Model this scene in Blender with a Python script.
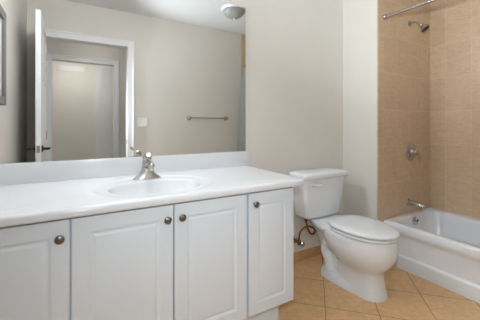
import bpy, bmesh, math, random
from mathutils import Vector, Matrix

# ------------------------------------------------------------------ camera, world, exposure
for o in list(bpy.data.objects):
    bpy.data.objects.remove(o, do_unlink=True)
scene = bpy.context.scene
C = scene.collection
PI = math.pi

cam_data = bpy.data.cameras.new('camera')
cam_data.sensor_width = 36.0
cam_data.lens = 36.0 * 284.0 / 480.0
cam_data.shift_y = -34.0 / 480.0
cam_data.clip_start = 0.02
cam = bpy.data.objects.new('camera', cam_data)
C.objects.link(cam)
cam.location = (0.0, -1.84, 1.15)
cam.rotation_euler = (math.radians(90), 0, math.radians(-30.2))
scene.camera = cam

world = bpy.data.worlds.new('world')
scene.world = world
world.use_nodes = True
world.node_tree.nodes['Background'].inputs[0].default_value = (0.8, 0.86, 1.0, 1)
world.node_tree.nodes['Background'].inputs[1].default_value = 0.3
scene.view_settings.view_transform = 'Standard'
scene.view_settings.look = 'None'
scene.view_settings.gamma = 1.0
scene.view_settings.exposure = 0.8
scene.view_settings.use_curve_mapping = False

VANITY_LAMP = 32.0      # radiance of the three glowing shades above the mirror
HALL_FILL = 7.5        # radiance of the fill light added in the hall
BED_FILL = 28.0  # radiance of the fill light added in the far room

# added ambient fill: unseen spot above the camera, bounced off the ceiling
bounce_data = bpy.data.lights.new('bounce_fill', 'SPOT')
bounce_data.energy = 76.0
bounce_data.color = (0.84, 0.93, 1.0)
bounce_data.spot_size = math.radians(75)
bounce_data.spot_blend = 1.0
bounce_data.shadow_soft_size = 0.04
bounce_spot = bpy.data.objects.new('bounce_fill', bounce_data)
C.objects.link(bounce_spot)
bounce_spot.location = (0.05, -1.80, 1.45)
bounce_spot.rotation_euler = (Vector((2.0, -0.85, 2.56)) - Vector(bounce_spot.location)).to_track_quat('-Z', 'Y').to_euler()

# second added fill spot beside the first, pointlike, aimed straight into the room
f2_data = bpy.data.lights.new('front_fill', 'SPOT')
f2_data.energy = 25.0
f2_data.color = (0.84, 0.93, 1.0)
f2_data.spot_size = math.radians(168)
f2_data.spot_blend = 1.0
f2_data.shadow_soft_size = 0.0
fill = bpy.data.objects.new('front_fill', f2_data)
C.objects.link(fill)
fill.location = (0.05, -1.82, 1.32)
fill.rotation_euler = (Vector((2.5, -0.4, 0.65)) - Vector(fill.location)).to_track_quat('-Z', 'Y').to_euler()

# room dimensions (metres): mirror wall is y = 0, the room lies towards -y
XL, XJ, XR = -0.44, 2.20, 3.027
YJ, YF = -0.363, -1.92
HC = 2.56

# ------------------------------------------------------------------ materials
def lin(c):
    return tuple(((v / 255.0) / 12.92 if v / 255.0 <= 0.04045 else ((v / 255.0 + 0.055) / 1.055) ** 2.4) for v in c)

def mat(name, rgb, rough=0.5, metal=0.0, noise=0.0, nscale=6.0, bump=0.0, bscale=80.0, coat=0.0, emit=0.0, spec=0.5):
    m = bpy.data.materials.new(name)
    m.use_nodes = True
    nt = m.node_tree
    b = nt.nodes['Principled BSDF']
    col = lin(rgb)
    b.inputs['Base Color'].default_value = (*col, 1)
    b.inputs['Roughness'].default_value = rough
    b.inputs['Metallic'].default_value = metal
    b.inputs['Coat Weight'].default_value = coat
    b.inputs['Coat Roughness'].default_value = 0.05
    b.inputs['Specular IOR Level'].default_value = spec
    if emit:
        b.inputs['Emission Color'].default_value = (*col, 1)
        b.inputs['Emission Strength'].default_value = emit
    tc = nt.nodes.new('ShaderNodeTexCoord')
    n = nt.nodes.new('ShaderNodeTexNoise')
    n.inputs['Scale'].default_value = nscale
    n.inputs['Detail'].default_value = 4
    nt.links.new(tc.outputs['Object'], n.inputs['Vector'])
    r = nt.nodes.new('ShaderNodeValToRGB')
    r.color_ramp.elements[0].position = 0.3
    r.color_ramp.elements[1].position = 0.7
    r.color_ramp.elements[0].color = (*[v * (1 - noise) for v in col], 1)
    r.color_ramp.elements[1].color = (*[min(1, v * (1 + noise)) for v in col], 1)
    nt.links.new(n.outputs['Fac'], r.inputs['Fac'])
    nt.links.new(r.outputs['Color'], b.inputs['Base Color'])
    if bump:
        n2 = nt.nodes.new('ShaderNodeTexNoise')
        n2.inputs['Scale'].default_value = bscale
        nt.links.new(tc.outputs['Object'], n2.inputs['Vector'])
        bp = nt.nodes.new('ShaderNodeBump')
        bp.inputs['Strength'].default_value = bump
        bp.inputs['Distance'].default_value = 0.002
        nt.links.new(n2.outputs['Fac'], bp.inputs['Height'])
        nt.links.new(bp.outputs['Normal'], b.inputs['Normal'])
    return m

def tile_mat(name, axis_u, axis_v, w, h, u0, v0, c1, c2, grout, mortar, rough, rot45=False, spec=0.5):
    """square-laid ceramic tiles in world coordinates, mottled glaze, thin grout"""
    m = bpy.data.materials.new(name)
    m.use_nodes = True
    nt = m.node_tree
    L = nt.links
    b = nt.nodes['Principled BSDF']
    geo = nt.nodes.new('ShaderNodeNewGeometry')
    sep = nt.nodes.new('ShaderNodeSeparateXYZ')
    L.new(geo.outputs['Position'], sep.inputs[0])
    def mth(op, a, bb):
        n = nt.nodes.new('ShaderNodeMath'); n.operation = op
        for i, v in enumerate((a, bb)):
            if isinstance(v, (int, float)): n.inputs[i].default_value = v
            else: L.new(v, n.inputs[i])
        return n.outputs[0]
    if rot45:
        k = 1 / math.sqrt(2)
        s = mth('MULTIPLY', mth('ADD', sep.outputs[0], sep.outputs[1]), k)
        t = mth('MULTIPLY', mth('SUBTRACT', sep.outputs[1], sep.outputs[0]), k)
    else:
        s, t = sep.outputs[axis_u], sep.outputs[axis_v]
    comb = nt.nodes.new('ShaderNodeCombineXYZ')
    L.new(mth('SUBTRACT', s, u0), comb.inputs[0])
    L.new(mth('SUBTRACT', t, v0), comb.inputs[1])
    br = nt.nodes.new('ShaderNodeTexBrick')
    br.offset = 0.0
    br.inputs['Scale'].default_value = 1.0
    br.inputs['Mortar Size'].default_value = mortar
    br.inputs['Mortar Smooth'].default_value = 0.2
    br.inputs['Brick Width'].default_value = w
    br.inputs['Row Height'].default_value = h
    br.inputs['Color1'].default_value = (1, 1, 1, 1)
    br.inputs['Color2'].default_value = (0.93, 0.92, 0.91, 1)
    br.inputs['Mortar'].default_value = (1, 1, 1, 1)
    L.new(comb.outputs[0], br.inputs['Vector'])
    no = nt.nodes.new('ShaderNodeTexNoise')
    no.inputs['Scale'].default_value = 16.0
    no.inputs['Detail'].default_value = 8
    no.inputs['Roughness'].default_value = 0.7
    no.inputs['Distortion'].default_value = 1.2
    vm = nt.nodes.new('ShaderNodeVectorMath'); vm.operation = 'MULTIPLY'
    vm.inputs[1].default_value = (1.0, 1.0, 1.0 if rot45 else 2.4)
    L.new(geo.outputs['Position'], vm.inputs[0])
    L.new(vm.outputs[0], no.inputs['Vector'])
    rp = nt.nodes.new('ShaderNodeValToRGB')
    rp.color_ramp.elements[0].position = 0.32
    rp.color_ramp.elements[1].position = 0.68
    rp.color_ramp.elements[0].color = (*lin(c1), 1)
    rp.color_ramp.elements[1].color = (*lin(c2), 1)
    L.new(no.outputs['Fac'], rp.inputs['Fac'])
    mul = nt.nodes.new('ShaderNodeMix'); mul.data_type = 'RGBA'; mul.blend_type = 'MULTIPLY'
    mul.inputs[0].default_value = 1.0
    L.new(rp.outputs['Color'], mul.inputs[6]); L.new(br.outputs['Color'], mul.inputs[7])
    mx = nt.nodes.new('ShaderNodeMix'); mx.data_type = 'RGBA'
    L.new(br.outputs['Fac'], mx.inputs[0])
    L.new(mul.outputs[2], mx.inputs[6])
    mx.inputs[7].default_value = (*lin(grout), 1)
    L.new(mx.outputs[2], b.inputs['Base Color'])
    b.inputs['Roughness'].default_value = rough
    b.inputs['Specular IOR Level'].default_value = spec
    bp = nt.nodes.new('ShaderNodeBump')
    bp.invert = True
    bp.inputs['Strength'].default_value = 0.4
    bp.inputs['Distance'].default_value = 0.002
    L.new(br.outputs['Fac'], bp.inputs['Height'])
    L.new(bp.outputs['Normal'], b.inputs['Normal'])
    return m

M = {}
M['paint'] = mat('greige_wall_paint', (226, 222, 213), 0.7, noise=0.01, bump=0.05, bscale=200)
M['closet'] = mat('pale_grey_wall_paint', (228, 228, 228), 0.6, noise=0.01)
M['ceiling'] = mat('white_ceiling_paint', (224, 224, 224), 0.85, noise=0.01)
M['trim'] = mat('white_trim_paint', (240, 240, 240), 0.4, noise=0.005)
M['cabinet'] = mat('white_cabinet_foil', (224, 230, 237), 0.42, noise=0.005)
M['dark'] = mat('dark_gap', (60, 60, 60), 0.8)
M['counter'] = mat('cultured_marble_white', (228, 229, 231), 0.18, noise=0.006, nscale=3)
M['porcelain'] = mat('white_porcelain', (236, 238, 241), 0.12, noise=0.003, coat=0.3)
M['seat'] = mat('white_seat_plastic', (236, 238, 240), 0.25, noise=0.003)
M['tub'] = mat('white_tub_enamel', (238, 241, 245), 0.2, noise=0.004, coat=0.2)
M['nickel'] = mat('brushed_nickel', (196, 193, 189), 0.26, 1.0, noise=0.03, nscale=60)
M['knob'] = mat('satin_nickel_knob', (128, 126, 123), 0.32, 1.0, noise=0.02)
M['chrome'] = mat('chrome', (205, 205, 208), 0.12, 1.0, noise=0.01)
M['bronze'] = mat('dark_bronze', (52, 48, 45), 0.4, 0.7, noise=0.05)
M['copper'] = mat('braided_copper_hose', (150, 102, 62), 0.35, 0.85, noise=0.15, nscale=120, bump=0.4, bscale=400)
M['black'] = mat('black_rubber', (38, 33, 30), 0.6, noise=0.05)
M['mirror'] = mat('mirror_silver', (232, 233, 232), 0.0, 1.0)
M['plastic'] = mat('white_plastic', (242, 242, 240), 0.35, noise=0.003)
M['domeglass'] = mat('frosted_dome_glass', (158, 158, 154), 0.35, noise=0.06, nscale=18)
M['shade'] = mat('glowing_glass_shade', (243, 248, 255), 0.4, emit=VANITY_LAMP)
M['hallglow'] = mat('hall_fill_glow', (255, 252, 248), 0.4, emit=HALL_FILL)
M['bedglow'] = mat('bedroom_fill_glow', (255, 253, 250), 0.4, emit=BED_FILL)
M['curtain'] = mat('sage_curtain_fabric', (216, 223, 214), 0.85, noise=0.06, nscale=25, bump=0.2, bscale=120)
M['frame'] = mat('grey_frame_wood', (122, 120, 116), 0.5, noise=0.06, nscale=30)
M['print'] = mat('pale_print', (205, 204, 198), 0.6, noise=0.1, nscale=9)
M['carpet'] = mat('hall_carpet', (186, 176, 160), 0.95, noise=0.06, nscale=90)
WT1, WT2, WG = (206, 176, 143), (226, 201, 170), (229, 211, 187)
TW, TH = 0.2, 0.317
M['tile_end'] = tile_mat('tan_wall_tile_end', 0, 2, TW, TH, 2.47 - 12 * TW, 0.972 - 4 * TH, WT1, WT2, WG, 0.0016, 0.35)
M['tile_side'] = tile_mat('tan_wall_tile_side', 1, 2, TW, TH, -0.499 - 20 * TW, 0.972 - 4 * TH, WT1, WT2, WG, 0.0016, 0.35)
FT = 0.317
M['tile_floor'] = tile_mat('beige_floor_tile', 0, 1, FT, FT, 0.5805 - 20 * FT, -1.3626 - 20 * FT,
                           (218, 172, 118), (242, 201, 150), (122, 90, 60), 0.0022, 0.3, rot45=True)
M['tile_skirt'] = mat('beige_skirting_tile', (206, 164, 120), 0.35, noise=0.08, nscale=14)

# ------------------------------------------------------------------ mesh helpers
def finish(name, bm, material, parent=None, smooth=False, angle=40):
    bmesh.ops.recalc_face_normals(bm, faces=bm.faces)
    me = bpy.data.meshes.new(name)
    bm.to_mesh(me); bm.free()
    me.materials.append(material)
    if smooth:
        for p in me.polygons: p.use_smooth = True
        try: me.set_sharp_from_angle(angle=math.radians(angle))
        except Exception: pass
    o = bpy.data.objects.new(name, me)
    C.objects.link(o)
    if parent is not None:
        o.parent = parent
        o.matrix_parent_inverse = Matrix.Translation(parent.location).inverted()
    return o

def thing(name, label, cat, loc=(0, 0, 0), group=None):
    o = bpy.data.objects.new(name, None)
    o.empty_display_size = 0.05
    C.objects.link(o)
    o.location = loc
    o['label'] = label; o['category'] = cat
    if group: o['group'] = group
    return o

def struct(o):
    o['kind'] = 'structure'
    return o

def box(bm, x0, x1, y0, y1, z0, z1, bevel=0.0, seg=2):
    b = bmesh.new()
    bmesh.ops.create_cube(b, size=1)
    for v in b.verts:
        v.co = Vector((x0 + (v.co.x + .5) * (x1 - x0), y0 + (v.co.y + .5) * (y1 - y0), z0 + (v.co.z + .5) * (z1 - z0)))
    if bevel:
        bmesh.ops.bevel(b, geom=b.edges[:], offset=bevel, segments=seg, affect='EDGES', profile=0.5)
    merge(bm, b)

def merge(bm, b):
    me = bpy.data.meshes.new('tmp')
    b.to_mesh(me); b.free()
    bm.from_mesh(me)
    bpy.data.meshes.remove(me)

def loft(bm, loops, cap0=True, cap1=True, closed=True):
    rows = [[bm.verts.new(p) for p in lp] for lp in loops]
    n = len(rows[0])
    for a, b in zip(rows[:-1], rows[1:]):
        for i in range(n if closed else n - 1):
            j = (i + 1) % n
            bm.faces.new((a[i], a[j], b[j], b[i]))
    if cap0: bm.faces.new(rows[0])
    if cap1: bm.faces.new(rows[-1])
    return rows

def lathe(bm, prof, origin, axis=(0, 0, 1), n=24, cap0=True, cap1=True):
    """prof: list of (radius, height along axis)"""
    ax = Vector(axis).normalized()
    q = Vector((0, 0, 1)).rotation_difference(ax)
    O = Vector(origin)
    loops = []
    for r, h in prof:
        loops.append([O + q @ Vector((r * math.cos(2 * PI * i / n), r * math.sin(2 * PI * i / n), h)) for i in range(n)])
    loft(bm, loops, cap0, cap1)

def catmull(pts, per=8):
    P = [Vector(p) for p in pts]
    P = [P[0] * 2 - P[1]] + P + [P[-1] * 2 - P[-2]]
    out = []
    for i in range(1, len(P) - 2):
        for k in range(per):
            t = k / per
            p0, p1, p2, p3 = P[i - 1:i + 3]
            out.append(0.5 * ((2 * p1) + (p2 - p0) * t + (2 * p0 - 5 * p1 + 4 * p2 - p3) * t * t + (3 * p1 - p0 - 3 * p2 + p3) * t ** 3))
    out.append(P[-2])
    return out

def tube(bm, pts, radii, n=12, smooth_path=True, per=8):
    if smooth_path and len(pts) > 2:
        path = catmull(pts, per)
        if not isinstance(radii, (int, float)):
            rr = []
            for i in range(len(pts) - 1):
                for k in range(per): rr.append(radii[i] + (radii[i + 1] - radii[i]) * k / per)
            rr.append(radii[-1]); radii = rr
    else:
        path = [Vector(p) for p in pts]
    if isinstance(radii, (int, float)): radii = [radii] * len(path)
    t0 = (path[1] - path[0]).normalized()
    up = Vector((0, 0, 1)) if abs(t0.z) < 0.9 else Vector((1, 0, 0))
    side = t0.cross(up).normalized()
    loops = []
    for i, p in enumerate(path):
        t = (path[min(i + 1, len(path) - 1)] - path[max(i - 1, 0)]).normalized()
        side = (side - t * side.dot(t)).normalized()
        u = side.cross(t)
        loops.append([p + radii[i] * (math.cos(2 * PI * k / n) * side + math.sin(2 * PI * k / n) * u) for k in range(n)])
    loft(bm, loops)

def rrect(x0, x1, y0, y1, z, r, k=6):
    pts = []
    for cx, cy, a0 in ((x1 - r, y1 - r, 0), (x0 + r, y1 - r, 90), (x0 + r, y0 + r, 180), (x1 - r, y0 + r, 270)):
        for i in range(k + 1):
            a = math.radians(a0 + 90 * i / k)
            pts.append(Vector((cx + r * math.cos(a), cy + r * math.sin(a), z)))
    return pts

def ball(bm, c, r, sx=1, sy=1, sz=1, n=16):
    b = bmesh.new()
    bmesh.ops.create_uvsphere(b, u_segments=n, v_segments=n // 2 + 2, radius=1)
    for v in b.verts:
        v.co = Vector((c[0] + v.co.x * r * sx, c[1] + v.co.y * r * sy, c[2] + v.co.z * r * sz))
    merge(bm, b)

# ------------------------------------------------------------------ room shell
def slab(name, x0, x1, y0, y1, z0, z1, m):
    bm = bmesh.new(); box(bm, x0, x1, y0, y1, z0, z1)
    return struct(finish(name, bm, m))

T = 0.12
slab('floor', XL - T, XR + T, YF - T, 0.12, -0.1, 0, M['tile_floor'])
slab('ceiling', XL - T, XR + T, YF - T, 0.12, HC, HC + 0.1, M['ceiling'])
slab('wall_back', XL - T, XJ + T, 0, T, 0, HC, M['paint'])
slab('wall_left', XL - T, XL, YF, 0, 0, HC, M['paint'])
# jog beside the toilet: its painted face looks towards the vanity
slab('wall_jog', XJ, XJ + T, YJ + 0.012, 0, 0, HC, M['paint'])
slab('wall_alcove', XJ + 0.001, XR + T, YJ, YJ + 0.011, 0, HC, M['tile_end'])
slab('wall_right', XR, XR + T, YF - T, YJ, 0, HC, M['tile_side'])
slab('wall_tub_end', XJ, XR, YF - T, YF, 0, HC, M['tile_end'])
DX0, DX1, DZ = -0.285, 0.577, 2.142
bm = bmesh.new()
box(bm, XL - T, DX0, YF - T, YF, 0, HC)
box(bm, DX1, XJ, YF - T, YF, 0, HC)
box(bm, DX0, DX1, YF - T, YF, DZ, HC)
struct(finish('wall_front', bm, M['paint']))

# tile skirting
def skirt(name, x0, x1, y0, y1):
    bm = bmesh.new(); box(bm, x0, x1, y0, y1, 0, 0.084, 0.002, 1)
    struct(finish(name, bm, M['tile_skirt']))
skirt('baseboard_back', 1.07, XJ - 0.009, -0.009, -0.0005)
skirt('baseboard_jog', XJ - 0.009, XJ - 0.0005, YJ + 0.013, -0.0005)
skirt('baseboard_front', DX1 + 0.09, XJ - 0.01, YF + 0.0005, YF + 0.009)

# door casings (bath side, hall side) with jambs
def casing(name, x0, x1, z, y, s, w=0.08):
    """door casing on the wall face y, sticking out by s (signed)"""
    bm = bmesh.new()
    ya, yb = sorted((y, y + s)); yc, yd = sorted((y, y + s * 1.45))
    box(bm, x0 - w, x0, ya, yb, 0, z, 0.003, 1)
    box(bm, x1, x1 + w, ya, yb, 0, z, 0.003, 1)
    box(bm, x0 - w, x1 + w, ya, yb, z, z + w, 0.003, 1)
    box(bm, x0 - w, x0 - w + 0.022, yc, yd, 0, z + w, 0.004, 1)
    box(bm, x1 + w - 0.022, x1 + w, yc, yd, 0, z + w, 0.004, 1)
    box(bm, x0 - w + 0.022, x1 + w - 0.022, yc, yd, z + w - 0.022, z + w, 0.004, 1)
    return struct(finish(name, bm, M['trim']))
casing('trim_1', DX0 + 0.012, DX1 - 0.012, DZ - 0.012, YF, 0.014)
bm = bmesh.new()
box(bm, DX0, DX0 + 0.012, YF - T, YF, 0, DZ)
box(bm, DX1 - 0.012, DX1, YF - T, YF, 0, DZ)
box(bm, DX0 + 0.012, DX1 - 0.012, YF - T, YF, DZ - 0.012, DZ)
jamb = struct(finish('trim_2', bm, M['trim']))
bm = bmesh.new(); box(bm, DX1 - 0.014, DX1 - 0.0118, YF - 0.055, YF - 0.012, 0.925, 0.985, 0.0008, 1)
finish('strike_plate', bm, M['nickel'], jamb)

# hallway beyond the door, second doorway and the room behind it
YH = -3.16
slab('floor_hall', -2.2, 2.4, -6.2, YF - T, -0.1, 0, M['carpet'])
slab('ceiling_hall', -2.2, 2.4, -6.2, YF - T, HC, HC + 0.1, M['ceiling'])
slab('wall_hall_left', -2.2 - T, -2.2, -6.2, YF - T, 0, HC, M['paint'])
slab('wall_hall_right', 2.4, 2.4 + T, -6.2, YF - T, 0, HC, M['paint'])
EX0, EX1 = -0.30, 0.556
bm = bmesh.new()
box(bm, -2.2, EX0, YH - T, YH, 0, HC)
box(bm, EX1, 2.4, YH - T, YH, 0, HC)
box(bm, EX0, EX1, YH - T, YH, DZ, HC)
struct(finish('wall_hall', bm, M['paint']))
casing('trim_3', EX0 + 0.012, EX1 - 0.012, DZ - 0.012, YH, 0.014)
casing('trim_4', DX0 + 0.012, DX1 - 0.012, DZ - 0.012, YF - T, -0.014)
bm = bmesh.new()
box(bm, EX0, EX0 + 0.012, YH - T, YH, 0, DZ)
box(bm, EX1 - 0.012, EX1, YH - T, YH, 0, DZ)
box(bm, EX0 + 0.012, EX1 - 0.012, YH - T, YH, DZ - 0.012, DZ)
struct(finish('trim_5', bm, M['trim']))
slab('wall_bedroom', -2.2, 2.4, -4.88, -4.76, 0, HC, M['paint'])

# panelled door leaf
def door_leaf(name, W, Hh, thick):
    """leaf lying in the local x (0..W), y = thickness, z"""
    bm = bmesh.new()
    box(bm, 0, W, 0.006, thick - 0.006, 0, Hh)
    st = 0.11
    mid = 0.10
    cols = [(st, W / 2 - mid / 2), (W / 2 + mid / 2, W - st)]
    rows = [(0.22, 0.80), (0.98, 1.56), (1.68, Hh - 0.12)]
    for y0, y1 in ((0, 0.007), (thick - 0.007, thick)):
        for a, b in ((0, st), (W - st, W), (W / 2 - mid / 2, W / 2 + mid / 2)):
            box(bm, a, b, y0, y1, 0, Hh, 0.002, 1)
        for a, b in ((0, rows[0][0]), (rows[0][1], rows[1][0]), (rows[1][1], rows[2][0]), (rows[2][1], Hh)):
            box(bm, st, W - st, y0, y1, a, b, 0.002, 1)
        for c0, c1 in cols:
            for r0, r1 in rows:
                box(bm, c0 + 0.03, c1 - 0.03, y0 + 0.001, y1 - 0.001, r0 + 0.03, r1 - 0.03, 0.003, 1)
    return finish(name, bm, M['trim'])

LW = 0.80
leaf = struct(door_leaf('door_1', LW, DZ - 0.02, 0.04))
leaf.location = (DX0 + 0.020, YF + 0.022, 0.008)
leaf.rotation_euler = (0, 0, math.radians(88.6))
def door_child(name, bm, m):
    o = finish(name, bm, m, smooth=True)
    o.parent = leaf
    return o
zh = 0.945
for s, y in ((-1, 0.0), (1, 0.04)):
    bm = bmesh.new()
    lathe(bm, [(0.031, 0), (0.031, 0.006), (0.024, 0.011), (0.011, 0.014), (0.011, 0.05)], (LW - 0.065, y, zh), (0, s, 0))
    tube(bm, [(LW - 0.06, y + s * 0.05, zh), (LW - 0.10, y + s * 0.054, zh + 0.002), (LW - 0.175, y + s * 0.05, zh - 0.004)], [0.011, 0.010, 0.008], 10)
    door_child('door_handle', bm, M['bronze'])
bm = bmesh.new(); box(bm, LW - 0.0005, LW + 0.0012, 0.008, 0.032, zh - 0.03, zh + 0.03, 0.0004, 1)
box(bm, LW, LW + 0.009, 0.013, 0.027, zh - 0.012, zh + 0.012, 0.002, 1)
door_child('latch_plate', bm, M['nickel'])
for z in (0.2, 1.0, 1.85):
    bm = bmesh.new(); lathe(bm, [(0.006, 0), (0.006, 0.09)], (-0.004, 0.0, z), n=10)
    door_child('hinge', bm, M['nickel'])

slab('wall_closet', 0.385, 2.4, -4.7595, -4.70, 0, HC, M['closet'])

# ------------------------------------------------------------------ vanity cabinet
VX0, VX1 = XL + 0.002, 1.06
YD = -0.62          # door faces
ZB, ZT = 0.178, 0.815
van = thing('vanity_cabinet', 'long white bathroom vanity cabinet with four raised panel doors under the sink top', 'cabinet', ((VX0 + VX1) / 2, -0.3, 0))
bm = bmesh.new()
t = 0.018
yc = YD + 0.021
box(bm, VX0, VX0 + t, yc, -0.002, ZB, ZT)                # sides
box(bm, VX1 - t, VX1, yc, -0.002, ZB, ZT)
box(bm, VX0 + t, VX1 - t, yc, -0.002, ZB, ZB + t)        # bottom
box(bm, VX0 + t, VX1 - t, -0.012, -0.002, ZB + t, ZT)    # back
for a, b in ((VX0 + t, -0.395), (-0.04, 0.02), (0.725, 0.785), (VX1 - 0.045, VX1 - t)):
    box(bm, a, b, yc, yc + t, ZB + t, ZT)                # face frame stiles
box(bm, VX0 + t, VX1 - t, yc + 0.001, yc + t - 0.001, ZT - 0.05, ZT)
finish('carcass', bm, M['cabinet'], van)
bm = bmesh.new()
box(bm, VX0, VX1 - 0.052, YD + 0.075, YD + 0.093, 0, ZB)
box(bm, VX1 - 0.070, VX1 - 0.052, YD + 0.093, -0.002, 0, ZB)
finish('toe_kick', bm, M['cabinet'], van)

def cab_door(x0, x1, z0, z1, y, knob_x, knob_z):
    """moulded door: outer frame, routed groove, raised field"""
    bm = bmesh.new()
    th = 0.019
    def L(ins, yy):
        return [Vector((x0 + ins, yy, z0 + ins)), Vector((x1 - ins, yy, z0 + ins)), Vector((x1 - ins, yy, z1 - ins)), Vector((x0 + ins, yy, z1 - ins))]
    s = 0.058
    prof = [(0, y + th), (0, y + 0.004), (0.0015, y + 0.0012), (0.004, y), (s, y), (s + 0.002, y + 0.0020), (s + 0.004, y + 0.0026), (s + 0.007, y + 0.0045), (s + 0.010, y + 0.0058),
            (s + 0.014, y + 0.0055), (s + 0.018, y + 0.0035), (s + 0.023, y + 0.0015), (s + 0.026, y + 0.001)]
    loft(bm, [L(a, b) for a, b in prof])
    d = finish('door', bm, M['cabinet'], van, smooth=True, angle=25)
    bm = bmesh.new()
    lathe(bm, [(0.008, 0), (0.0075, 0.004), (0.0055, 0.008), (0.0055, 0.012), (0.011, 0.015), (0.0155, 0.018), (0.0162, 0.021), (0.015, 0.024), (0.0115, 0.0252), (0.0105, 0.0242), (0.006, 0.0262), (0.001, 0.0268)],
          (knob_x, y, knob_z), (0, -1, 0), 24)
    k = finish('knob', bm, M['knob'], None, smooth=True, angle=60)
    k.parent = d
    k['label'] = 'round brushed nickel knob'
    return d
g = 0.0022
zd0, zd1 = ZB + 0.001, ZT - 0.009
cab_door(-0.392, -0.0135 - g, zd0, zd1, YD, -0.047, 0.744)
cab_door(-0.0135 + g, 0.376 - g, zd0, zd1, YD, 0.344, 0.748)
cab_door(0.376 + g, 0.752 - g, zd0, zd1, YD, 0.409, 0.748)
cab_door(0.761 + g, 1.058, zd0, zd1, YD, 0.797, 0.752)

# ------------------------------------------------------------------ countertop with integral oval bowl
ZC = 0.852
CX0, CX1, CY0, CY1 = XL + 0.002, 1.128, -0.648, -0.002
top = thing('sink_countertop', 'glossy white one-piece countertop with oval sink bowl on the vanity', 'countertop', (0.365, -0.36, ZC))
SX, SY = 0.362, -0.362
N = 96
def ell(a, b, z, cy=SY, phs=None):
    return [Vector((SX + a * math.cos(p), cy + b * math.sin(p), z)) for p in phs]
corner_r = 0.028
rim = []
def rect_hit(ang, ins):
    """point where a ray from the bowl centre leaves the (rounded) counter outline"""
    x0, x1, y0, y1 = CX0 + ins, CX1 - ins, CY0 + ins, CY1 - ins
    dx, dy = math.cos(ang), math.sin(ang)
    ts = []
    if dx > 1e-9: ts.append((x1 - SX) / dx)
    if dx < -1e-9: ts.append((x0 - SX) / dx)
    if dy > 1e-9: ts.append((y1 - SY) / dy)
    if dy < -1e-9: ts.append((y0 - SY) / dy)
    t_ = min(ts)
    return SX + dx * t_, SY + dy * t_
angs = [2 * PI * i / N for i in range(N)]
# exact rounded front-right corner plus the square ones
cr = corner_r
for k in range(9):
    a = math.radians(270 + 90 * k / 8)
    px, py = CX1 - cr + cr * math.cos(a), CY0 + cr + cr * math.sin(a)
    angs.append(math.atan2(py - SY, px - SX) % (2 * PI))
for px, py in ((CX0, CY0), (CX0, CY1), (CX1, CY1)):
    angs.append(math.atan2(py - SY, px - SX) % (2 * PI))
angs = sorted(set(round(a, 6) for a in angs))
def outline(z, ins):
    out = []
    ccx, ccy = CX1 - cr, CY0 + cr
    for a in angs:
        x, y = rect_hit(a, 0)
        if x > ccx and y < ccy:      # rounded corner: intersect ray with arc
            dx, dy = math.cos(a), math.sin(a)
            ox, oy = SX - ccx, SY - ccy
            bq = ox * dx + oy * dy
            cq = ox * ox + oy * oy - cr * cr
            tt = -bq + math.sqrt(max(0, bq * bq - cq))
            x, y = SX + dx * tt, SY + dy * tt
            v = Vector((x - ccx, y - ccy)); v.normalize()
            x -= v.x * ins; y -= v.y * ins
        else:
            if x > CX1 - 1e-5: x -= ins
            if x < CX0 + 1e-5: x += ins
            if y < CY0 + 1e-5: y += ins
            if y > CY1 - 1e-5: y -= ins * 0
        out.append(Vector((x, y, z)))
    return out
BCY = SY - 0.012
bm = bmesh.new()
loops = [outline(ZT + 0.001, 0.03), outline(ZT + 0.001, 0.008), outline(ZT + 0.004, 0.002), outline(ZT + 0.010, 0.0), outline(ZC - 0.014, 0.0), outline(ZC - 0.008, 0.002),
         outline(ZC - 0.003, 0.006), outline(ZC - 0.0005, 0.012), outline(ZC, 0.017),
         ell(0.300, 0.262, ZC, SY, angs), ell(0.292, 0.254, ZC - 0.001, SY, angs), ell(0.284, 0.247, ZC - 0.005, SY, angs), ell(0.276, 0.240, ZC - 0.006, SY, angs),
         ell(0.232, 0.183, ZC - 0.007, BCY, angs)]
loft(bm, loops, cap0=False, cap1=False)
finish('counter_slab', bm, M['counter'], top, smooth=True, angle=50)
bm = bmesh.new()
bl = [(0.232, 0.183, 0.007), (0.227, 0.178, 0.0085), (0.222, 0.173, 0.013), (0.219, 0.169, 0.022), (0.205, 0.157, 0.045), (0.185, 0.140, 0.075), (0.155, 0.116, 0.105), (0.115, 0.086, 0.127), (0.07, 0.055, 0.139), (0.03, 0.03, 0.143)]
loft(bm, [ell(a, b, ZC - d, BCY, angs) for a, b, d in bl], cap0=False, cap1=True)
finish('sink_bowl', bm, M['counter'], top, smooth=True, angle=70)
bm = bmesh.new()
lathe(bm, [(0.03, 0), (0.03, 0.003), (0.024, 0.004), (0.02, 0.001), (0.018, 0.006), (0.001, 0.008)], (SX, BCY, ZC - 0.1435))
finish('drain', bm, M['chrome'], top, smooth=True)
bm = bmesh.new()
box(bm, CX0, 1.138, -0.021, -0.002, ZC - 0.001, 0.960, 0.004, 3)
finish('backsplash', bm, M['counter'], top, smooth=True, angle=50)

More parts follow.
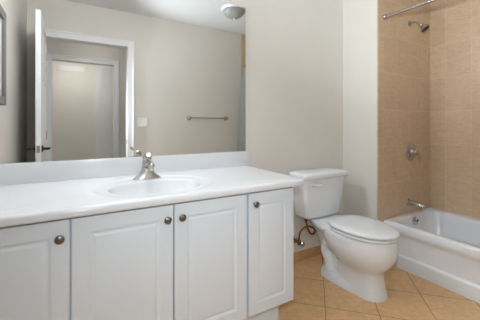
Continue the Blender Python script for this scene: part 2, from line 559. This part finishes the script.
# ------------------------------------------------------------------ basin faucet
fx, fy = 0.362, -0.150
fz = ZC - 0.0055
fa = thing('sink_faucet', 'brushed nickel single lever faucet with flared base behind the sink bowl', 'faucet', (fx, fy, fz))
bm = bmesh.new()
def flare(a, b, z, n=2.0):
    pts = []
    for i in range(40):
        t_ = 2 * PI * i / 40
        c, s = math.cos(t_), math.sin(t_)
        pts.append(Vector((fx + a * math.copysign(abs(c) ** (2 / n), c), fy + b * math.copysign(abs(s) ** (2 / n), s), fz + z)))
    return pts
loft(bm, [flare(0.080, 0.027, 0), flare(0.080, 0.027, 0.004), flare(0.072, 0.026, 0.010), flare(0.055, 0.0255, 0.022), flare(0.041, 0.025, 0.036), flare(0.032, 0.0245, 0.052),
flare(0.028, 0.024, 0.068), flare(0.0265, 0.0235, 0.090), flare(0.026, 0.023, 0.104)])
finish('faucet_base', bm, M['nickel'], fa, smooth=True)
bm = bmesh.new()
tube(bm, [(fx, fy + 0.002, fz + 0.066), (fx, fy - 0.035, fz + 0.086), (fx, fy - 0.075, fz + 0.092), (fx, fy - 0.108, fz + 0.084)], [0.021, 0.0185, 0.0165, 0.0165], 18)
ball(bm, (fx, fy - 0.108, fz + 0.084), 0.0175)
lathe(bm, [(0.0135, 0), (0.0135, 0.022)], (fx, fy - 0.108, fz + 0.060), n=18)
finish('spout', bm, M['nickel'], fa, smooth=True)
bm = bmesh.new()
lathe(bm, [(0.0235, 0), (0.0250, 0.005), (0.0245, 0.018), (0.021, 0.029), (0.013, 0.036), (0.001, 0.038)], (fx, fy, fz + 0.106), n=24)
tube(bm, [(fx, fy - 0.002, fz + 0.130), (fx - 0.006, fy - 0.040, fz + 0.138), (fx - 0.013, fy - 0.085, fz + 0.143), (fx - 0.020, fy - 0.128, fz + 0.149)], [0.013, 0.0095, 0.0085, 0.010], 14)
finish('lever_handle', bm, M['nickel'], fa, smooth=True)

# ------------------------------------------------------------------ mirror
bm = bmesh.new(); box(bm, XL + 0.003, 1.116, -0.007, -0.001, 0.961, 2.045, 0.001, 1)
mi = finish('wall_mirror', bm, M['mirror'])
mi['label'] = 'large frameless wall mirror standing on the backsplash above the vanity'; mi['category'] = 'mirror'

# ------------------------------------------------------------------ toilet
tx = 1.76
to = thing('toilet', 'white two-piece toilet with closed lid between vanity and bathtub', 'toilet', (tx, -0.40, 0))
def egg(z, db, dm, df, hw, nb=2.0, nf=2.0, k=48):
    pts = []
    for i in range(k):
        a = 2 * PI * i / k
        c, s = math.cos(a), math.sin(a)
        if s >= 0:
            n, ln = nb, dm - db
        else:
            n, ln = nf, df - dm
        x = hw * math.copysign(abs(c) ** (2 / n), c)
        y = ln * math.copysign(abs(s) ** (2 / n), s)
        pts.append(Vector((tx + x, -dm + y, z)))
    return pts
bm = bmesh.new()
loft(bm, [egg(0, 0.33, 0.55, 0.706, 0.108, 3, 2.6), egg(0.012, 0.33, 0.55, 0.706, 0.108, 3, 2.6), egg(0.03, 0.335, 0.55, 0.700, 0.101, 3, 2.6), egg(0.10, 0.34, 0.55, 0.686, 0.094, 3, 2.6), egg(0.155, 0.34, 0.55, 0.682, 0.096, 2.8, 2.5),
          egg(0.175, 0.335, 0.54, 0.694, 0.108, 2.6, 2.3), egg(0.20, 0.33, 0.52, 0.718, 0.134, 2.5, 2.2), egg(0.23, 0.31, 0.50, 0.744, 0.157, 2.4, 2.1), egg(0.265, 0.29, 0.49, 0.764, 0.175, 2.4, 2.0), egg(0.30, 0.27, 0.48, 0.775, 0.186, 2.5, 2.0), egg(0.34, 0.255, 0.48, 0.778, 0.190, 2.6, 2.0),
          egg(0.375, 0.25, 0.48, 0.776, 0.189, 2.8, 2.0), egg(0.395, 0.25, 0.48, 0.771, 0.187, 2.8, 2.0), egg(0.404, 0.255, 0.48, 0.764, 0.181, 2.8, 2.0)])
# rear deck under the tank, tapering down to the trapway
loft(bm, [egg(z_, d0_, 0.33, 0.44, w_, nb_, 2.0) for z_, d0_, w_, nb_ in ((0.215, 0.15, 0.078, 2.2), (0.27, 0.12, 0.095, 2.0), (0.32, 0.09, 0.122, 1.8), (0.36, 0.07, 0.160, 1.7), (0.385, 0.06, 0.184, 1.6), (0.401, 0.06, 0.190, 1.6), (0.409, 0.065, 0.186, 1.6))])
# trapway swells on both flanks and the foot they run into
for s in (-1, 1):
    tube(bm, [(tx + s * 0.060, -0.52, 0.13), (tx + s * 0.070, -0.44, 0.20), (tx + s * 0.074, -0.36, 0.265), (tx + s * 0.072, -0.29, 0.255), (tx + s * 0.072, -0.268, 0.19), (tx + s * 0.070, -0.30, 0.13), (tx + s * 0.070, -0.31, 0.06)],
         [0.030, 0.036, 0.041, 0.042, 0.041, 0.040, 0.044], 16)
loft(bm, [egg(0, 0.195, 0.33, 0.62, 0.124, 2.4, 3), egg(0.012, 0.195, 0.33, 0.62, 0.124, 2.4, 3), egg(0.035, 0.20, 0.33, 0.61, 0.116, 2.4, 3), egg(0.055, 0.215, 0.33, 0.60, 0.100, 2.4, 3), egg(0.07, 0.23, 0.33, 0.58, 0.08, 2.4, 3)])
loft(bm, [egg(0.04, 0.215, 0.30, 0.58, 0.07, 2.5, 3), egg(0.24, 0.19, 0.30, 0.55, 0.072, 2.5, 3)])
finish('bowl', bm, M['porcelain'], to, smooth=True, angle=60)
for s in (-1, 1):
    bm = bmesh.new()
    lathe(bm, [(0.013, 0), (0.0125, 0.008), (0.010, 0.014), (0.005, 0.018), (0.001, 0.019)], (tx + s * 0.104, -0.335, 0.038), (s * 0.5, 0, 1), 16)
    finish('bolt_cap', bm, M['plastic'], to, smooth=True)

def tank_loop(z, x0, x1, d0, d1, r, bow):
    pts = []
    for p in rrect(x0, x1, -d1, -d0, z, r, 6):
        f = 1 - ((p.x - (x0 + x1) / 2) / ((x1 - x0) / 2)) ** 2
        w = (-d0 - p.y) / (d1 - d0)
        pts.append(Vector((p.x, p.y - bow * f * w, z)))
    return pts
TC = 1.758
def tl(z, hw, d0, d1, r=0.03, bow=0.014): return tank_loop(z, TC - hw, TC + hw, d0, d1, r, bow)
def dens(lp):
    out = []
    for i, p in enumerate(lp):
        q = lp[(i + 1) % len(lp)]
        out.append(p)
        if i % 7 == 6:      # the straight runs between the corners
            for k in range(1, 8): out.append(p.lerp(q, k / 8))
    return out
def tlb(z, hw, d0, d1, r=0.03, bow=0.014):
    pts = dens(rrect(TC - hw, TC + hw, -d1, -d0, z, r, 6))
    out = []
    for p in pts:
        f = 1 - ((p.x - TC) / hw) ** 2
        w = (-d0 - p.y) / (d1 - d0)
        out.append(Vector((p.x, p.y - bow * f * w, z)))
    return out
bm = bmesh.new()
loft(bm, [tlb(0.412, 0.172, 0.045, 0.170), tlb(0.418, 0.187, 0.038, 0.184), tlb(0.430, 0.195, 0.035, 0.190), tlb(0.55, 0.212, 0.032, 0.197), tlb(0.65, 0.224, 0.03, 0.203), tlb(0.733, 0.231, 0.03, 0.207)])
lathe(bm, [(0.045, 0), (0.045, 0.016)], (TC, -0.12, 0.400), n=20)
finish('tank', bm, M['porcelain'], to, smooth=True, angle=50)
bm = bmesh.new()
loft(bm, [tlb(0.7335, 0.232, 0.03, 0.208, 0.032, 0.016), tlb(0.7345, 0.247, 0.024, 0.222, 0.036, 0.018), tlb(0.741, 0.252, 0.022, 0.227, 0.036, 0.018), tlb(0.763, 0.252, 0.022, 0.227, 0.036, 0.018), tlb(0.772, 0.247, 0.025, 0.222, 0.034, 0.018),
          tlb(0.778, 0.234, 0.036, 0.210, 0.03, 0.016), tlb(0.783, 0.19, 0.06, 0.17, 0.03, 0.012), tlb(0.785, 0.12, 0.09, 0.14, 0.02, 0.008)])
finish('tank_lid', bm, M['porcelain'], to, smooth=True, angle=60)
bm = bmesh.new()
lathe(bm, [(0.016, 0), (0.016, 0.006), (0.011, 0.012), (0.008, 0.022)], (1.598, -0.212, 0.692), (0, -1, 0), 18)
tube(bm, [(1.596, -0.234, 0.692), (1.620, -0.238, 0.691), (1.668, -0.240, 0.684)], [0.010, 0.0085, 0.0105], 12)
fl = finish('flush_lever', bm, M['plastic'], to, smooth=True)
bm = bmesh.new()
loft(bm, [egg(0.4045, 0.327, 0.53, 0.768, 0.180, 2.6, 2), egg(0.406, 0.322, 0.53, 0.777, 0.187, 2.6, 2), egg(0.414, 0.320, 0.53, 0.780, 0.190, 2.6, 2), egg(0.420, 0.322, 0.53, 0.779, 0.189, 2.6, 2), egg(0.4225, 0.326, 0.53, 0.774, 0.184, 2.6, 2)])
finish('seat', bm, M['seat'], to, smooth=True, angle=60)
bm = bmesh.new()
loft(bm, [egg(0.4295, 0.337, 0.53, 0.760, 0.170, 2.7, 2), egg(0.4295, 0.324, 0.53, 0.776, 0.185, 2.7, 2), egg(0.432, 0.319, 0.53, 0.782, 0.190, 2.7, 2), egg(0.440, 0.317, 0.53, 0.785, 0.192, 2.7, 2), egg(0.448, 0.319, 0.53, 0.782, 0.189, 2.7, 2), egg(0.4535, 0.326, 0.53, 0.770, 0.180, 2.7, 2),
          egg(0.4565, 0.37, 0.53, 0.73, 0.15, 2.6, 2), egg(0.458, 0.41, 0.53, 0.66, 0.09, 2.4, 2), egg(0.4585, 0.47, 0.53, 0.59, 0.04, 2, 2)])
for s_ in (-1, 1):
    lathe(bm, [(0.007, 0), (0.007, 0.008)], (tx + s_ * 0.10, -0.62, 0.4222), n=10)
finish('seat_lid', bm, M['seat'], to, smooth=True, angle=60)
for s in (-1, 1):
    bm = bmesh.new(); box(bm, tx + s * 0.075 - 0.022, tx + s * 0.075 + 0.022, -0.334, -0.294, 0.406, 0.438, 0.007, 3)
    finish('seat_hinge', bm, M['seat'], to, smooth=True)

# water supply to the toilet
wx, wz = 1.600, 0.190
wv = thing('water_supply_valve', 'brass stop valve with looped copper-coloured hose under the toilet tank', 'valve', (wx, -0.03, wz))
bm = bmesh.new(); lathe(bm, [(0.028, 0), (0.028, 0.003), (0.012, 0.010)], (wx, -0.001, wz), (0, -1, 0), 20)
finish('wall_flange', bm, M['chrome'], wv, smooth=True)
bm = bmesh.new()
tube(bm, [(wx, -0.008, wz), (wx, -0.085, wz)], 0.0115, 14, False)
lathe(bm, [(0.014, -0.018), (0.015, 0.0), (0.014, 0.020), (0.010, 0.028), (0.010, 0.036)], (wx, -0.06, wz), n=14)
finish('valve_body', bm, M['copper'], wv, smooth=True)
bm = bmesh.new(); lathe(bm, [(0.006, 0), (0.006, 0.012), (0.018, 0.013), (0.021, 0.019), (0.018, 0.027), (0.004, 0.029)], (wx, -0.084, wz), (0, -1, 0), 10)
finish('valve_handle', bm, M['chrome'], wv, smooth=True)
bm = bmesh.new()
tube(bm, [(wx, -0.06, wz + 0.034), (wx + 0.004, -0.066, 0.270), (wx + 0.030, -0.080, 0.312), (wx + 0.080, -0.100, 0.320), (wx + 0.122, -0.112, 0.292), (wx + 0.110, -0.118, 0.264), (wx + 0.070, -0.124, 0.270), (wx + 0.032, -0.130, 0.315), (wx + 0.018, -0.128, 0.360), (wx + 0.016, -0.125, 0.404)], 0.0075, 12)
finish('hose', bm, M['copper'], wv, smooth=True)
bm = bmesh.new(); lathe(bm, [(0.013, 0), (0.016, 0.004), (0.016, 0.020), (0.012, 0.024)], (wx + 0.016, -0.125, 0.386), n=8)
finish('coupling_nut', bm, M['copper'], wv)

# ------------------------------------------------------------------ bathtub
BX0, BX1 = 2.268, XR - 0.003
BY1, BY0 = YJ - 0.003, YF + 0.004
ZR = 0.350
tb = thing('bathtub', 'white alcove bathtub set between the tan tiled walls', 'bathtub', ((BX0 + BX1) / 2, (BY0 + BY1) / 2, 0))
bm = bmesh.new()
def rl_n(*a):
    return rrect(BX0 + a[0], BX1 - a[1], BY0 + a[2], BY1 - a[3], a[4], a[5], 8)
loft(bm, [rl_n(0.0, 0, 0, 0, 0, 0.004), rl_n(-0.002, 0, 0, 0, 0.090, 0.004), rl_n(0.003, 0, 0, 0, 0.103, 0.004), rl_n(0.014, 0, 0, 0, 0.111, 0.004), rl_n(0.022, 0, 0, 0, 0.238, 0.004), rl_n(0.012, 0, 0, 0, 0.266, 0.004),
          rl_n(0.000, 0, 0, 0, 0.282, 0.006), rl_n(-0.004, 0, 0, 0, 0.30, 0.008), rl_n(-0.004, 0, 0, 0, ZR - 0.016, 0.010), rl_n(0.0, 0, 0, 0, ZR - 0.006, 0.012), rl_n(0.010, 0, 0, 0, ZR, 0.014),
          rl_n(0.048, 0.085, 0.11, 0.045, ZR + 0.001, 0.09), rl_n(0.056, 0.094, 0.12, 0.053, ZR - 0.004, 0.088), rl_n(0.062, 0.100, 0.13, 0.058, ZR - 0.014, 0.085), rl_n(0.070, 0.106, 0.15, 0.062, ZR - 0.05, 0.10),
          rl_n(0.105, 0.125, 0.27, 0.080, 0.15, 0.10), rl_n(0.13, 0.15, 0.33, 0.10, 0.085, 0.11), rl_n(0.17, 0.19, 0.40, 0.15, 0.06, 0.11)], cap0=True, cap1=True)
finish('tub_shell', bm, M['tub'], tb, smooth=True, angle=45)
ox = 2.63
bm = bmesh.new()
lathe(bm, [(0.038, 0), (0.038, 0.005), (0.033, 0.010), (0.012, 0.012), (0.001, 0.0125)], (ox, BY1 - 0.0645, 0.300), (0, -1, 0.10), 24)
op = finish('overflow_plate', bm, M['chrome'], tb, smooth=True)
bm = bmesh.new()
tube(bm, [(ox, BY1 - 0.074, 0.302), (ox + 0.002, BY1 - 0.088, 0.306), (ox + 0.003, BY1 - 0.090, 0.318)], [0.005, 0.005, 0.006], 10)
l_ = finish('overflow_lever', bm, M['bronze'], None, smooth=True); l_.parent = op
bm = bmesh.new(); lathe(bm, [(0.035, 0), (0.035, 0.003), (0.02, 0.002), (0.018, 0.006), (0.001, 0.007)], (ox, BY1 - 0.24, 0.060), n=20)
finish('drain', bm, M['chrome'], tb, smooth=True)

# tub spout
sp = thing('tub_spout', 'brushed nickel tub spout on tiled wall just above the bathtub rim', 'spout', (2.645, YJ, 0.452))
bm = bmesh.new()
tube(bm, [(2.645, YJ - 0.001, 0.452), (2.645, YJ - 0.05, 0.451), (2.645, YJ - 0.105, 0.446), (2.645, YJ - 0.138, 0.436)], [0.027, 0.026, 0.024, 0.021], 20)
lathe(bm, [(0.016, 0), (0.017, 0.02)], (2.645, YJ - 0.127, 0.412), n=18)
finish('spout_body', bm, M['nickel'], sp, smooth=True)
bm = bmesh.new(); lathe(bm, [(0.033, 0), (0.034, 0.004), (0.030, 0.009)], (2.645, YJ - 0.0003, 0.452), (0, -1, 0), 24)
finish('spout_flange', bm, M['nickel'], sp, smooth=True)

# shower valve
vx, vz = 2.682, 0.912
sv = thing('shower_valve', 'round brushed nickel shower control with lever midway up tiled wall', 'shower control', (vx, YJ, vz))
bm = bmesh.new()
lathe(bm, [(0.083, 0), (0.083, 0.003), (0.078, 0.008), (0.055, 0.014), (0.034, 0.017), (0.030, 0.03), (0.028, 0.034)], (vx, YJ - 0.0003, vz), (0, -1, 0), 36)
finish('escutcheon', bm, M['nickel'], sv, smooth=True, angle=50)
bm = bmesh.new()
lathe(bm, [(0.026, 0), (0.026, 0.02), (0.022, 0.03), (0.001, 0.032)], (vx, YJ - 0.033, vz), (0, -1, 0), 20)
tube(bm, [(vx, YJ - 0.052, vz), (vx + 0.014, YJ - 0.066, vz - 0.025), (vx + 0.030, YJ - 0.070, vz - 0.062), (vx + 0.038, YJ - 0.066, vz - 0.090)], [0.014, 0.012, 0.010, 0.009], 12)
finish('lever', bm, M['nickel'], sv, smooth=True)

# shower head
hx, hz = 2.672, 2.093
sh = thing('showerhead', 'brushed nickel shower head on bent arm high on tiled wall', 'shower head', (hx, YJ, hz))
bm = bmesh.new(); lathe(bm, [(0.030, 0), (0.030, 0.003), (0.024, 0.008), (0.012, 0.011)], (hx, YJ - 0.0003, hz), (0, -1, 0), 24)
finish('arm_flange', bm, M['nickel'], sh, smooth=True)
bm = bmesh.new()
tube(bm, [(hx, YJ - 0.004, hz), (hx, YJ - 0.04, hz + 0.004), (hx + 0.003, YJ - 0.066, hz - 0.008), (hx + 0.006, YJ - 0.092, hz - 0.034)], 0.0105, 14)
ball(bm, (hx + 0.007, YJ - 0.096, hz - 0.038), 0.017)
finish('arm', bm, M['nickel'], sh, smooth=True)
ax = Vector((0.10, -0.62, -0.78)).normalized()
ho = Vector((hx + 0.007, YJ - 0.096, hz - 0.038))
bm = bmesh.new(); lathe(bm, [(0.013, 0.004), (0.015, 0.012), (0.021, 0.024), (0.033, 0.038), (0.038, 0.047), (0.038, 0.054), (0.0355, 0.056)], ho, ax, 28)
hd = finish('spray_head', bm, M['nickel'], sh, smooth=True)
bm = bmesh.new(); lathe(bm, [(0.035, 0.056), (0.034, 0.0585), (0.02, 0.059), (0.001, 0.059)], ho, ax, 28)
k = finish('spray_face', bm, M['black'], None, smooth=True); k.parent = hd

# curtain rod + curtain
rx, rz = 2.284, 2.078
rod = thing('shower_curtain_rod', 'straight metal shower curtain rod across the front of the bathtub', 'curtain rod', (rx, (YJ + YF) / 2, rz))
bm = bmesh.new(); tube(bm, [(rx, YJ - 0.004, rz), (rx, YF + 0.004, rz)], 0.0125, 16, False)
finish('rod', bm, M['nickel'], rod, smooth=True)
for y, s in ((YJ - 0.0004, -1), (YF + 0.0004, 1)):
    bm = bmesh.new(); lathe(bm, [(0.022, 0), (0.022, 0.018), (0.019, 0.024), (0.014, 0.026), (0.014, 0.034)], (rx, y, rz), (0, s, 0), 20)
    finish('rod_flange', bm, M['nickel'], rod, smooth=True)
cu = thing('shower_curtain', 'sage grey shower curtain drawn to the tub end opposite the shower head', 'shower curtain', (rx, YF + 0.1, 0.3))
bm = bmesh.new()
random.seed(4)
K, R = 120, 30
rows = []
for j in range(R + 1):
    f = j / R
    z = rz - 0.045 - f * 1.76
    row = []
    for i in range(K + 1):
        s = i / K
        ph = s * 2 * PI * 7
        amp = 0.026 + 0.030 * f
        out = -0.045 - 0.105 * f ** 0.6
        row.append(Vector((rx + out + amp * math.sin(ph) + 0.006 * math.sin(3 * ph + 5 * f), YF + 0.03 + s * 0.20 + 0.01 * math.sin(2 * ph + f), z)))
    rows.append(row)
vv = [[bm.verts.new(p) for p in r_] for r_ in rows]
for a, b in zip(vv[:-1], vv[1:]):
    for i in range(K): bm.faces.new((a[i], a[i + 1], b[i + 1], b[i]))
bmesh.ops.solidify(bm, geom=bm.faces[:], thickness=0.0015)
finish('fabric', bm, M['curtain'], cu, smooth=True, angle=80)
for i in range(7):
    y = YF + 0.047 + i * 0.028
    bm = bmesh.new()
    tube(bm, [Vector((rx - 0.0 + 0.021 * math.sin(a), y, rz - 0.010 + 0.028 * math.cos(a))) for a in [2 * PI * q / 20 for q in range(21)]], 0.0018, 8, False)
    finish('curtain_ring', bm, M['nickel'], cu, smooth=True)

# ------------------------------------------------------------------ things seen in the mirror
tbx0, tbx1, tbz = 1.362, 1.930, 1.262
tw = thing('towel_bar', 'brushed metal towel bar on the wall opposite the mirror', 'towel bar', ((tbx0 + tbx1) / 2, YF, tbz))
bm = bmesh.new(); tube(bm, [(tbx0, YF + 0.058, tbz), (tbx1, YF + 0.058, tbz)], 0.009, 14, False)
finish('bar', bm, M['nickel'], tw, smooth=True)
for x in (tbx0, tbx1):
    bm = bmesh.new()
    lathe(bm, [(0.031, 0), (0.031, 0.006), (0.024, 0.012), (0.012, 0.018), (0.011, 0.045), (0.015, 0.05), (0.016, 0.062), (0.012, 0.071), (0.001, 0.073)], (x, YF + 0.0004, tbz), (0, 1, 0), 24)
    finish('bracket', bm, M['nickel'], tw, smooth=True)

sx, sz = 0.742, 1.20
sw = thing('light_switch', 'white double switch plate on wall beside the door casing', 'light switch', (sx, YF, sz))
bm = bmesh.new(); box(bm, sx - 0.062, sx + 0.062, YF + 0.0004, YF + 0.007, sz - 0.058, sz + 0.058, 0.003, 2)
finish('plate', bm, M['plastic'], sw)
for d in (-0.024, 0.024):
    bm = bmesh.new(); box(bm, sx + d - 0.017, sx + d + 0.017, YF + 0.0065, YF + 0.0105, sz - 0.034, sz + 0.034, 0.0015, 1)
    finish('rocker', bm, M['plastic'], sw)

clx, cly = 1.655, -1.165
cl = thing('ceiling_light', 'unlit flush dome light with frosted glass on the bathroom ceiling', 'ceiling light', (clx, cly, HC))
bm = bmesh.new(); lathe(bm, [(0.15, 0), (0.15, 0.012), (0.143, 0.024), (0.13, 0.028)], (clx, cly, HC - 0.0004), (0, 0, -1), 40)
finish('ceiling_pan', bm, M['plastic'], cl, smooth=True)
bm = bmesh.new(); lathe(bm, [(0.135, 0.026), (0.136, 0.034), (0.128, 0.055), (0.108, 0.080), (0.075, 0.101), (0.035, 0.113), (0.001, 0.116)], (clx, cly, HC), (0, 0, -1), 40)
finish('glass_dome', bm, M['domeglass'], cl, smooth=True)
bm = bmesh.new(); lathe(bm, [(0.012, 0.112), (0.013, 0.118), (0.009, 0.128), (0.001, 0.132)], (clx, cly, HC), (0, 0, -1), 16)
finish('finial', bm, M['plastic'], cl, smooth=True)

pf = thing('picture_frame', 'grey framed picture hanging on the left wall, seen at the mirror edge', 'picture', (XL, -0.49, 1.61))
py0, py1, pz0, pz1 = -0.70, -0.28, 1.293, 1.93
bm = bmesh.new()
for a in ((py0, py0 + 0.055, pz0, pz1), (py1 - 0.055, py1, pz0, pz1), (py0 + 0.055, py1 - 0.055, pz0, pz0 + 0.055), (py0 + 0.055, py1 - 0.055, pz1 - 0.055, pz1)):
    box(bm, XL + 0.0005, XL + 0.03, a[0], a[1], a[2], a[3], 0.003, 1)
finish('frame', bm, M['frame'], pf)
bm = bmesh.new(); box(bm, XL + 0.0005, XL + 0.012, py0 + 0.054, py1 - 0.054, pz0 + 0.054, pz1 - 0.054)
finish('print', bm, M['print'], pf)

av = thing('air_vent', 'white slatted air vent high on the wall of the room beyond the hall', 'vent', (-0.05, -4.76, 2.29))
bm = bmesh.new()
box(bm, -0.26, 0.16, -4.7597, -4.752, 2.24, 2.34, 0.002, 1)
for i in range(5): box(bm, -0.24, 0.14, -4.7525, -4.746, 2.254 + i * 0.016, 2.262 + i * 0.016)
finish('grille', bm, M['trim'], av)

# ------------------------------------------------------------------ vanity lamp and added fill lights
vl = thing('vanity_light', 'nickel vanity light bar with three glowing shades above the mirror', 'wall lamp', (0.26, -0.01, 2.22))
bm = bmesh.new(); box(bm, 0.03, 0.49, -0.03, -0.0005, 2.19, 2.27, 0.006, 2)
finish('backplate', bm, M['nickel'], vl, smooth=True)
for x in (0.10, 0.26, 0.42):
    bm = bmesh.new(); tube(bm, [(x, -0.028, 2.23), (x, -0.09, 2.245), (x, -0.13, 2.215)], 0.011, 12)
    lathe(bm, [(0.018, 0), (0.03, -0.02), (0.03, -0.035)], (x, -0.13, 2.222), n=20)
    arm_ = finish('lamp_arm', bm, M['nickel'], vl, smooth=True)
    bm = bmesh.new(); lathe(bm, [(0.029, -0.03), (0.045, -0.05), (0.058, -0.085), (0.062, -0.12), (0.052, -0.15), (0.03, -0.168), (0.001, -0.174)], (x, -0.13, 2.222), n=28)
    s_ = finish('lamp_shade', bm, M['shade'], None, smooth=True); s_.parent = arm_

hl = thing('hall_fill_light', 'added round fill light on the hallway ceiling outside the door, out of view', 'ceiling light', (0.3, -2.6, HC))  # unseen fixture added to brighten the hall and spill through the doorway
bm = bmesh.new(); lathe(bm, [(0.17, 0), (0.17, 0.02), (0.16, 0.03)], (0.3, -2.6, HC - 0.0004), (0, 0, -1), 36)
finish('ceiling_pan', bm, M['plastic'], hl, smooth=True)
bm = bmesh.new(); lathe(bm, [(0.155, 0.028), (0.15, 0.05), (0.11, 0.08), (0.05, 0.095), (0.001, 0.098)], (0.3, -2.6, HC), (0, 0, -1), 36)
finish('glass_dome', bm, M['hallglow'], hl, smooth=True)
bl_ = thing('bedroom_fill_light', 'added round fill light on the ceiling beyond the hall, out of view', 'ceiling light', (0.0, -4.0, HC))  # unseen fixture added to brighten the room behind the second doorway
bm = bmesh.new(); lathe(bm, [(0.17, 0), (0.17, 0.02), (0.16, 0.03)], (0.0, -4.0, HC - 0.0004), (0, 0, -1), 36)
finish('ceiling_pan', bm, M['plastic'], bl_, smooth=True)
bm = bmesh.new(); lathe(bm, [(0.155, 0.028), (0.15, 0.05), (0.11, 0.08), (0.05, 0.095), (0.001, 0.098)], (0.0, -4.0, HC), (0, 0, -1), 36)
finish('glass_dome', bm, M['bedglow'], bl_, smooth=True)
